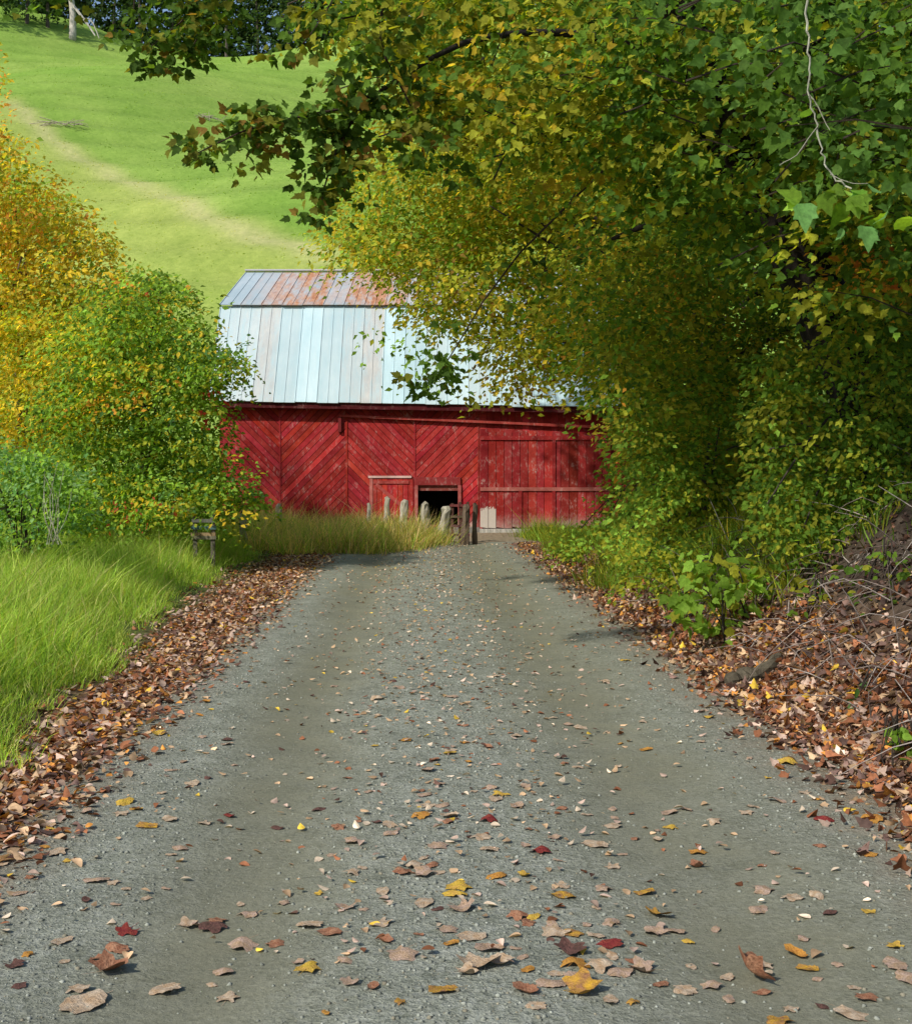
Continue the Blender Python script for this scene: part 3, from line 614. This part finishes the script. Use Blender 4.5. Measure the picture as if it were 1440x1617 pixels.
rl.box((wx(535), YB-.12, 2.52), (wx(540), YB-.045, 2.895), (.20, .03, .03), .4)
rl.build('door_rail', M_red, bn)
ht = MB(); x = wx(588)
while x < wx(646): ww = .13; plank(ht, [(x, .35), (x+ww-.01, .35), (x+ww-.01, 1.36), (x, 1.36)], YB-.05, .02, red(.15)*1.1, .8); x += ww
hatch = ht.build('hatch_door', M_red, bn)
hf = MB(); hf.box((wx(582), YB-.10, 1.365), (wx(650), YB-.045, 1.42), (.60, .40, .36), 1.0); hf.box((wx(584), YB-.085, .35), (wx(589), YB-.0725, 1.36), (.42, .12, .10), .9)
d1 = [(wx(592), 1.18), (wx(596), 1.24), (wx(642), .62), (wx(638), .56)]; plank(hf, d1, YB-.0725, .02, (.38, .07, .06), .7); hf.box((wx(590), YB-.095, 1.22), (wx(646), YB-.075, 1.30), (.36, .06, .05), .7)
hf.build('hatch_trim', M_red, hatch, origin=BO)
of = MB(); of.box((wx(655), YB-.09, OZ1), (wx(727), YB-.03, OZ1+.2), (.24, .03, .03), .9); of.box((wx(655), YB-.09, OZ0), (OX0, YB-.03, OZ1-.003), (.36, .09, .08), .9); of.box((OX1, YB-.09, OZ0), (wx(728), YB-.03, OZ1-.003), (.36, .09, .08), .9); of.box((wx(658), YB-.02, OZ1-.14), (OX1, YB+.01, OZ1-.002), (.20, .05, .04), .7)
of.build('opening_frame', M_red, bn)
fs_ = MB(); fs_.box((XL+.05, YB-.06, -.1), (S4-.003, YB-.047, .12), (.25, .23, .21)); fs_.box((S4, YB-.35, -.1), (3.9, YB-.10, .085), (.46, .44, .40)); fs_.build('sill', M_wood, bn)

# ------------------------------------------------------------- fence posts and small panels
PD = [(583, 795, 29.3, .10, 'short slim grey post, leftmost of those before the hatch'), (612, 785, 29, .13, 'tall pale grey post standing in front of the hatch door'), (640, 790, 28.6, .17, 'broad weathered post between the hatch and the dark opening'),
      (671, 794, 28.2, .19, 'stout pale post at the left side of the dark barn opening'), (705, 800, 27.6, .23, 'thickest grey post in front of the dark barn opening'), (736, 797, 27.0, .16, 'dark post at the end of the row beside the lane'), (750, 795, 27.2, .10, 'slim dark post right of the others beside the lane'),
      (440, 796, 28.5, .14, 'low post half hidden in straw grass under the chevron wall'), (385, 806, 24, .14, 'low grey post beside the green tree at the barn corner')]
for px, py, Y, w, lab in PD:
    t = pix(px, py, Y); x, z = float(t[0]), float(t[2]); g0 = gz(x, Y); lean = R.normal(0, .05)
    col = (.40, .37, .30) if 'dark' not in lab or 'opening' in lab else (.13, .095, .07)
    e = MB(); P = [np.array([x-lean, Y, g0-.2])]+[np.array([x-lean*(1-f)+R.normal(0, .008), Y+R.normal(0, .008), g0+(z-g0)*f]) for f in (.2, .4, .6, .8)]+[np.array([x, Y, z-.05]), np.array([x+.02*R.normal(), Y, z+.01])]
    e.tube(P, np.array([.58, .56, .53, .54, .5, .49, .30])*w, 7, col, .55); tag(e.build('fence_post', M_wood), lab, 'fence post', 'fence posts in front of the barn')
def panel(name, c, wdt, hgt, rows, cols, label, cat, colr):
    e = empty(name, c, label, cat)
    for i in range(rows):
        mb = MB(); z = c[2]+.05+(hgt-.1)*i/(rows-1); j = R.normal(0, .012); mb.box((c[0]-wdt/2-abs(R.normal(0, .015)), c[1]-.02, z-.025+j), (c[0]+wdt/2+abs(R.normal(0, .015)), c[1]+.005, z+.025+j), tuple(q*math.exp(R.normal(0, .2)) for q in colr)); mb.build('rail', M_wood, e)
    for i in range(cols):
        mb = MB(); x = c[0]-wdt/2+.04+(wdt-.08)*i/(cols-1); mb.box((x-.03, c[1]+.008, c[2]-.35), (x+.03, c[1]+.05, c[2]+hgt+.04*R.random()), tuple(q*.8 for q in colr)); mb.build('stile', M_wood, e)
q = pix(322, 835, 18.6); panel('wooden_hurdle', (float(q[0]), 18.6, gz(float(q[0]), 18.6)+.42), .34, .36, 4, 2, 'small grey slatted hurdle at the foot of the green tree', 'hurdle', (.15, .135, .11))
q = pix(725, 860, 27.6); panel('wooden_gate', (float(q[0])+.02, 27.55, .10), .42, .74, 4, 3, 'narrow dark brown slatted gate between the last fence posts', 'gate', (.14, .07, .055))

# ------------------------------------------------------------- bank details
b = pix(1165, 1062, 9.3); bx, by = float(b[0])+.1, 9.3
e = MB(); e.tube(curve([(bx-.20, by-.05, gz(bx-.2, by)+.04), (bx-.08, by, gz(bx, by)+.05), (bx+.08, by+.05, gz(bx+.1, by)+.05), (bx+.24, by+.15, gz(bx+.25, by)+.02)], 12), np.array([.03, .05, .065, .055, .07, .06, .07, .055, .065, .05, .055, .04]), 9, (.10, .085, .06), .6)
tag(e.build('log', M_bark), 'short mossy dark log lying at the foot of the right bank', 'log')
tw = MB()
for k in range(700):
    y = 5+R.random()*9; u = 2.5+R.random()**1.2*2.2; x = u+float(rc(y)); z = gz(x, y)
    a = np.array([x, y, z+.02+.05*R.random()]); L_ = .15+.5*R.random(); d = np.array([R.normal(-.4, .6), R.normal(-.2, .6), R.normal(-.1, .35)]); d /= np.linalg.norm(d)
    c_ = random.choice([(.26, .21, .18), (.38, .33, .29), (.12, .09, .075)]); mid = a+d*L_*.5+R.normal(0, .04, 3)+[0, 0, .05]; en = a+d*L_; en[2] = max(en[2], gz(en[0], en[1])+.01)
    tw.tube(curve([a, mid, en], 5), np.linspace(.005, .0015, 5), 4, c_)
tag(tw.build('dry_twigs', M_bark), 'tangle of dry twigs and roots on the right bank', 'twigs', kind='stuff')

# ------------------------------------------------------------- fallen leaves
TAN = [.46, .31, .185]; PINK = [.47, .34, .27]; PALE = [.62, .50, .37]; RB = [.27, .11, .055]; DB = [.10, .056, .043]; FO = [.50, .22, .05]; FY = [.68, .46, .06]; MV = [.185, .115, .095]
def litter(name, label, x, y, size, palette, weights, tmpl, tilt=.35):
    n = len(x); z = H(x, y)+.010+.02*R.random(n)**2
    nn = np.array([0, 0, 1.])+R.normal(0, tilt, (n, 3)); d = R.normal(0, 1, (n, 3))
    M = frames(nn, d, size*(.4+.95*R.random(n))); M[:, :, 2] *= (np.sign(R.random(n)-.35)*(.8+2.4*R.random(n)))[:, None]
    return tag(instances(name, tmpl, M, np.stack([x, y, z], -1), pal(palette, weights, n, .3), M_dry), label, 'leaves', kind='stuff')
n = 26000; y = 3+23*R.random(n)**1.25; u = -(1.95+np.abs(R.normal(0, .24, n))*(1+.7*ss((y-8)/8))+.18*R.random(n))+.45*R.random(n)**5; k = -u < ledge(y)+.35
litter('leaf_litter', 'band of brown and rust fallen leaves along the left road edge', (u+rc(y))[k], y[k], .055, [TAN, RB, DB, FO, PINK, MV, FY], [3.4, 4.4, 1.8, 1.1, 2.6, 1.4, .25], OVA, .35)
n = 29000; y = 3+24*R.random(n)**1.25; u = 1.95+.7*R.random(n)**.8+np.abs(R.normal(0, .28, n))-.45*R.random(n)**5
litter('leaf_litter', 'band of brown fallen leaves along the right road edge', u+rc(y), y, .055, [TAN, RB, DB, FO, PINK, MV, FY], [2.8, 4.2, 2.4, 1.1, 2, 1.8, .3], MAP, .38)
n = 15000; y = 4+16*R.random(n)**1.1; u = 2.6+2.8*R.random(n)
litter('leaf_litter', 'dark brown fallen leaves scattered up the right bank', u+rc(y), y, .050, [[.12, .06, .04], DB, TAN, [.12, .08, .07], [.06, .038, .032]], [3, 3, .5, 3.4, 3.4], OVA, .6)
n = 4600; y = 4+23*R.random(n)**.9; u = np.where(R.random(n) < .5, R.normal(.05, .5, n), R.uniform(-2.1, 2.1, n))
litter('leaf_litter', 'small far leaves sprinkled over the gravel lane', u+rc(y), y, .038, [TAN, PINK, PALE, RB, FY, DB], [5, 4, 3, 2, .7, 1.4], OVA, .16)

def leafmesh(kind, curl, seed):
    rr = np.random.default_rng(seed); k = 30 if kind == 'maple' else 22; rings = [1., .66, .33]; vs = [(0, 0, 0)]; out = []
    for j in range(k):
        t = 2*math.pi*j/k
        if kind == 'maple': r = .5*(.62+.38*abs(math.cos(2.5*(t-math.pi/2)))**.8+.05*rr.normal()); r *= (1.0 if math.sin(t) > -.8 else .6)
        else: r = .5*(1+.05*(-1)**j)*(1-.34*abs(math.cos(t)))*(1+.12*max(0, math.sin(t))**4)+.01*rr.normal()
        out.append((r*math.cos(t), r*math.sin(t)))
    ph = rr.random(3)*6
    for s_ in rings: vs += [(x*s_, y*s_, 0) for x, y in out]
    vs = [(x, y, curl*(1.6*x*x+.9*y*y-.25)*.9+.06*math.sin(7*x+ph[0])*math.cos(6*y+ph[1])+.10*abs(x)) for x, y, _ in vs]
    fs = []
    for q in range(2):
        a, b_ = 1+q*k, 1+(q+1)*k; fs += [(a+j, a+(j+1) % k, b_+(j+1) % k, b_+j) for j in range(k)]
    fs += [(1+2*k+j, 1+2*k+(j+1) % k, 0) for j in range(k)]
    n0 = len(vs); yb = min(v[1] for v in vs); zc = vs[0][2]
    vs += [(-.010, -.1, zc+.012), (.010, -.1, zc+.012), (.03, yb-.28, zc+.05), (.016, yb-.28, zc+.05)]; fs.append((n0, n0+1, n0+2, n0+3))
    return vs, fs
def leafcolmat(name, col, col2):
    m, nt, N, L = newmat(name); nz = tex(nt, 3.2, 5, .65); n2 = tex(nt, 14, 5, .7); c = mix(nt, ramp(nt, nz, .38, .62), col, col2)
    c = mix(nt, 1.0, c, ramp(nt, n2, .3, .7, (.6,)*3, (1.25,)*3), 'MULTIPLY')
    finish(nt, c, .75, n2, .5, .1, .15); return m
LC = {'tan': (TAN, PINK), 'pale': (PALE, TAN), 'rust': ([.30, .12, .065], [.42, .22, .13]), 'dark': (DB, [.18, .085, .07]), 'orange': (FO, [.58, .30, .06]), 'yellow': (FY, [.60, .36, .08]), 'red': ([.22, .025, .03], [.30, .06, .04]), 'brown and yellow': ([.66, .38, .04], [.32, .16, .08])}
LM = {}
for cn, (a, b_) in LC.items():
    mm = leafcolmat(cn.replace(' ', '_')+'_fallen_leaf', tuple(a), tuple(b_))
    for kd in ('maple', 'oval'):
        for q, cu in enumerate((.12, .50)):
            vs, fs = leafmesh(kd, cu, len(LM)*3+1); me = bpy.data.meshes.new('fallen_leaf'); me.from_pydata(vs, [], fs); me.polygons.foreach_set('use_smooth', [True]*len(fs)); me.materials.append(mm); LM[(cn, kd, q)] = me
def put_leaf(x, y, size, cn, kd, q, label, group, flip=None, tx=None, rz=None):
    me = LM[(cn, kd, q)]; o = bpy.data.objects.new('fallen_leaf', me); COL.objects.link(o)
    fl = R.random() < .55 if flip is None else flip
    t = R.normal(0, .06, 2) if tx is None else tx
    o.rotation_euler = (t[0]+(math.pi if fl else 0), t[1], R.random()*6.28 if rz is None else rz); o.scale = (size*(.85+.3*R.random()), size, size)
    rm = Euler(o.rotation_euler).to_matrix(); sc = Vector(o.scale)
    zs = sorted((rm @ Vector((v.co.x*sc.x, v.co.y*sc.y, v.co.z*sc.z))).z for v in me.vertices)
    o.location = (x, y, gz(x, y)+.008-zs[3]); tag(o, label, 'leaf', group); return o
HERO = [(1195, 1545, .17, 'rust', 'maple', 1, 'large curled brown maple leaf standing up at the lower right of the lane', (.75, .3)), (915, 1578, .14, 'brown and yellow', 'maple', 1, 'curled brown and golden yellow leaf at the bottom of the picture', (.2, .1)), (1257, 1508, .09, 'orange', 'oval', 1, 'rounded orange brown leaf right of the large curled maple leaf', (.12, 0)),
        (172, 1538, .14, 'rust', 'maple', 1, 'curled rust leaf at the lower left of the lane', None), (133, 1592, .16, 'pale', 'oval', 0, 'wide pale tan leaf in the bottom left corner', None), (745, 1492, .11, 'pale', 'oval', 0, 'flat pale oval leaf near the bottom centre', None), (722, 1412, .10, 'yellow', 'maple', 0, 'bright golden leaf in the lower middle of the lane', None),
        (1040, 1447, .10, 'brown and yellow', 'maple', 1, 'upturned orange brown leaf on the lower right of the gravel', (.25, 0)), (963, 1500, .10, 'red', 'maple', 0, 'red leaf lying just above the golden brown leaf', None), (772, 1303, .10, 'red', 'maple', 1, 'dark red curled leaf in the middle of the lane', None), (853, 1353, .09, 'red', 'maple', 1, 'dark red leaf right of centre on the gravel', None),
        (198, 1274, .11, 'yellow', 'oval', 1, 'yellow leaf near the left litter band', None), (233, 1311, .10, 'brown and yellow', 'oval', 0, 'tan and yellow leaf just below the yellow one on the left', None), (362, 1287, .08, 'red', 'oval', 0, 'small red leaf left of centre', None), (1243, 1210, .13, 'yellow', 'maple', 1, 'yellow maple leaf at the right road edge', None),
        (1375, 1302, .12, 'orange', 'maple', 1, 'orange leaf on the right litter band', None), (1102, 1342, .09, 'orange', 'maple', 0, 'orange leaf lying alone on the right wheel track', None), (1020, 1182, .09, 'orange', 'oval', 0, 'small orange leaf farther up the right wheel track', None), (1412, 1533, .11, 'tan', 'oval', 1, 'curled tan leaf in the bottom right corner', None), (758, 1537, .13, 'pale', 'maple', 1, 'pale curled maple leaf at the bottom centre', None),
        (1118, 1136, .10, 'yellow', 'maple', 0, 'far yellow leaf beside the right litter band', None), (1345, 1605, .12, 'pale', 'oval', 0, 'pale leaf cut by the bottom edge at the right', None), (830, 1580, .09, 'rust', 'oval', 1, 'rust leaf left of the golden brown leaf', None), (545, 1527, .07, 'tan', 'oval', 0, 'small tan leaf left of bottom centre', None), (335, 1462, .11, 'dark', 'maple', 1, 'dark brown crumpled leaf on the left wheel track', None), (520, 1480, .10, 'rust', 'oval', 0, 'brown leaf left of centre on the lower lane', None), (600, 1468, .09, 'pale', 'maple', 0, 'pale leaf beside the brown one left of centre', None), (940, 1338, .12, 'pale', 'oval', 0, 'broad cream leaf right of the dark red one', None)]
used = []
for px, py, sz, cn, kd, q, lab, tx in HERO:
    Y = 3200/(py-740.); p = pix(px, py, Y); put_leaf(float(p[0]), Y, sz, cn, kd, q, lab, None, None if tx is None else False, tx); used.append((float(p[0]), Y))
words = {'tan': 'tan', 'pale': 'pale cream', 'rust': 'rust brown', 'dark': 'dark brown', 'orange': 'orange', 'yellow': 'yellow', 'red': 'deep red', 'brown and yellow': 'brown and yellow'}
cnt = 0
while cnt < 270:
    py = 1000+615*R.random()**.72; Y = 3200/(py-740.); hw = 2.0; x = float(rc(Y))+(R.uniform(-hw, hw) if R.random() < .6 else R.normal(.15, .55))
    if abs(x/Y*F) > 730 or any(abs(x-a) < .06 and abs(Y-b_) < .06 for a, b_ in used): continue
    if abs(x-float(rc(Y))+.85) < .3 and R.random() < .5: continue
    used.append((x, Y)); cn = R.choice(list(LC), p=[.29, .38, .12, .06, .05, .05, .02, .03]); kd = 'maple' if R.random() < .5 else 'oval'; q = int(R.random() < .2)
    reg = 'near' if py > 1330 else 'middle'
    put_leaf(x, Y, .04+.07*R.random()**1.5, cn, kd, q, '%s %s %s leaf fallen on the %s stretch of gravel' % (words[cn], 'curled' if q else 'flat', 'lobed' if kd == 'maple' else 'oval', reg), '%s fallen leaves on the %s gravel' % (words[cn], reg)); cnt += 1

# gravel stones
n = 38000; y = 3.2+11*R.random(n)**1.6; u = R.uniform(-2.05, 2.1, n); tr = np.exp(-(np.abs(u+.88)/.42)**2.4)+np.exp(-(np.abs(u-1.)/.54)**2.4); k = R.random(n) > tr*.92; y = y[k]; u = u[k]; n = len(y)
OCT = ([(1, 0, .1), (.2, 1, -.1), (-.9, .3, 0), (-.1, -1, .1), (.1, .1, .75), (0, 0, -.7)], [(0, 1, 4), (1, 2, 4), (2, 3, 4), (3, 0, 4), (1, 0, 5), (2, 1, 5), (3, 2, 5), (0, 3, 5)])
sz = .0025+.010*R.random(n)**3.4
M = frames(np.array([0, 0, 1.])+R.normal(0, .4, (n, 3)), R.normal(0, 1, (n, 3)), sz); x = u+rc(y)
tag(instances('gravel', OCT, M, np.stack([x, y, H(x, y)+.006+sz*.05], -1), pal([[.28, .295, .25], [.20, .21, .175], [.35, .365, .315], [.25, .23, .17]], [4, 4, 1.8, 2], n, .10), M_stone), 'loose grey gravel stones on the lane surface', 'gravel', kind='stuff')

# ------------------------------------------------------------- light, world, camera
SUN = Vector((-.58, -.66, .74)).normalized()
W = bpy.data.worlds.new('World'); S.world = W; W.use_nodes = True; nt = W.node_tree
sky = nt.nodes.new('ShaderNodeTexSky'); sky.sky_type = 'NISHITA'; sky.sun_disc = False
sky.sun_elevation = math.asin(SUN.z); sky.sun_rotation = math.atan2(SUN.x, SUN.y) % (2*math.pi)
bg = nt.nodes['Background']; bg.inputs[1].default_value = .15; nt.links.new(sky.outputs[0], bg.inputs[0])
ld = bpy.data.lights.new('sun', 'SUN'); ld.energy = 4.2; ld.angle = math.radians(1.5); ld.color = (1, .94, .82)
lo = bpy.data.objects.new('sun', ld); COL.objects.link(lo); lo.rotation_euler = (-SUN).to_track_quat('-Z', 'Y').to_euler(); lo.location = (-20, -30, 40)
cd = bpy.data.cameras.new('camera'); cam = bpy.data.objects.new('camera', cd); COL.objects.link(cam)
cam.location = CAM; cam.rotation_euler = (math.pi/2+PITCH, 0, 0); cd.sensor_fit = 'VERTICAL'; cd.sensor_height = 24; cd.lens = 24*F/1617; cd.clip_end = 2000; cd.clip_start = .05
S.camera = cam
S.view_settings.view_transform = 'Standard'; S.view_settings.look = 'None'; S.view_settings.exposure = 0
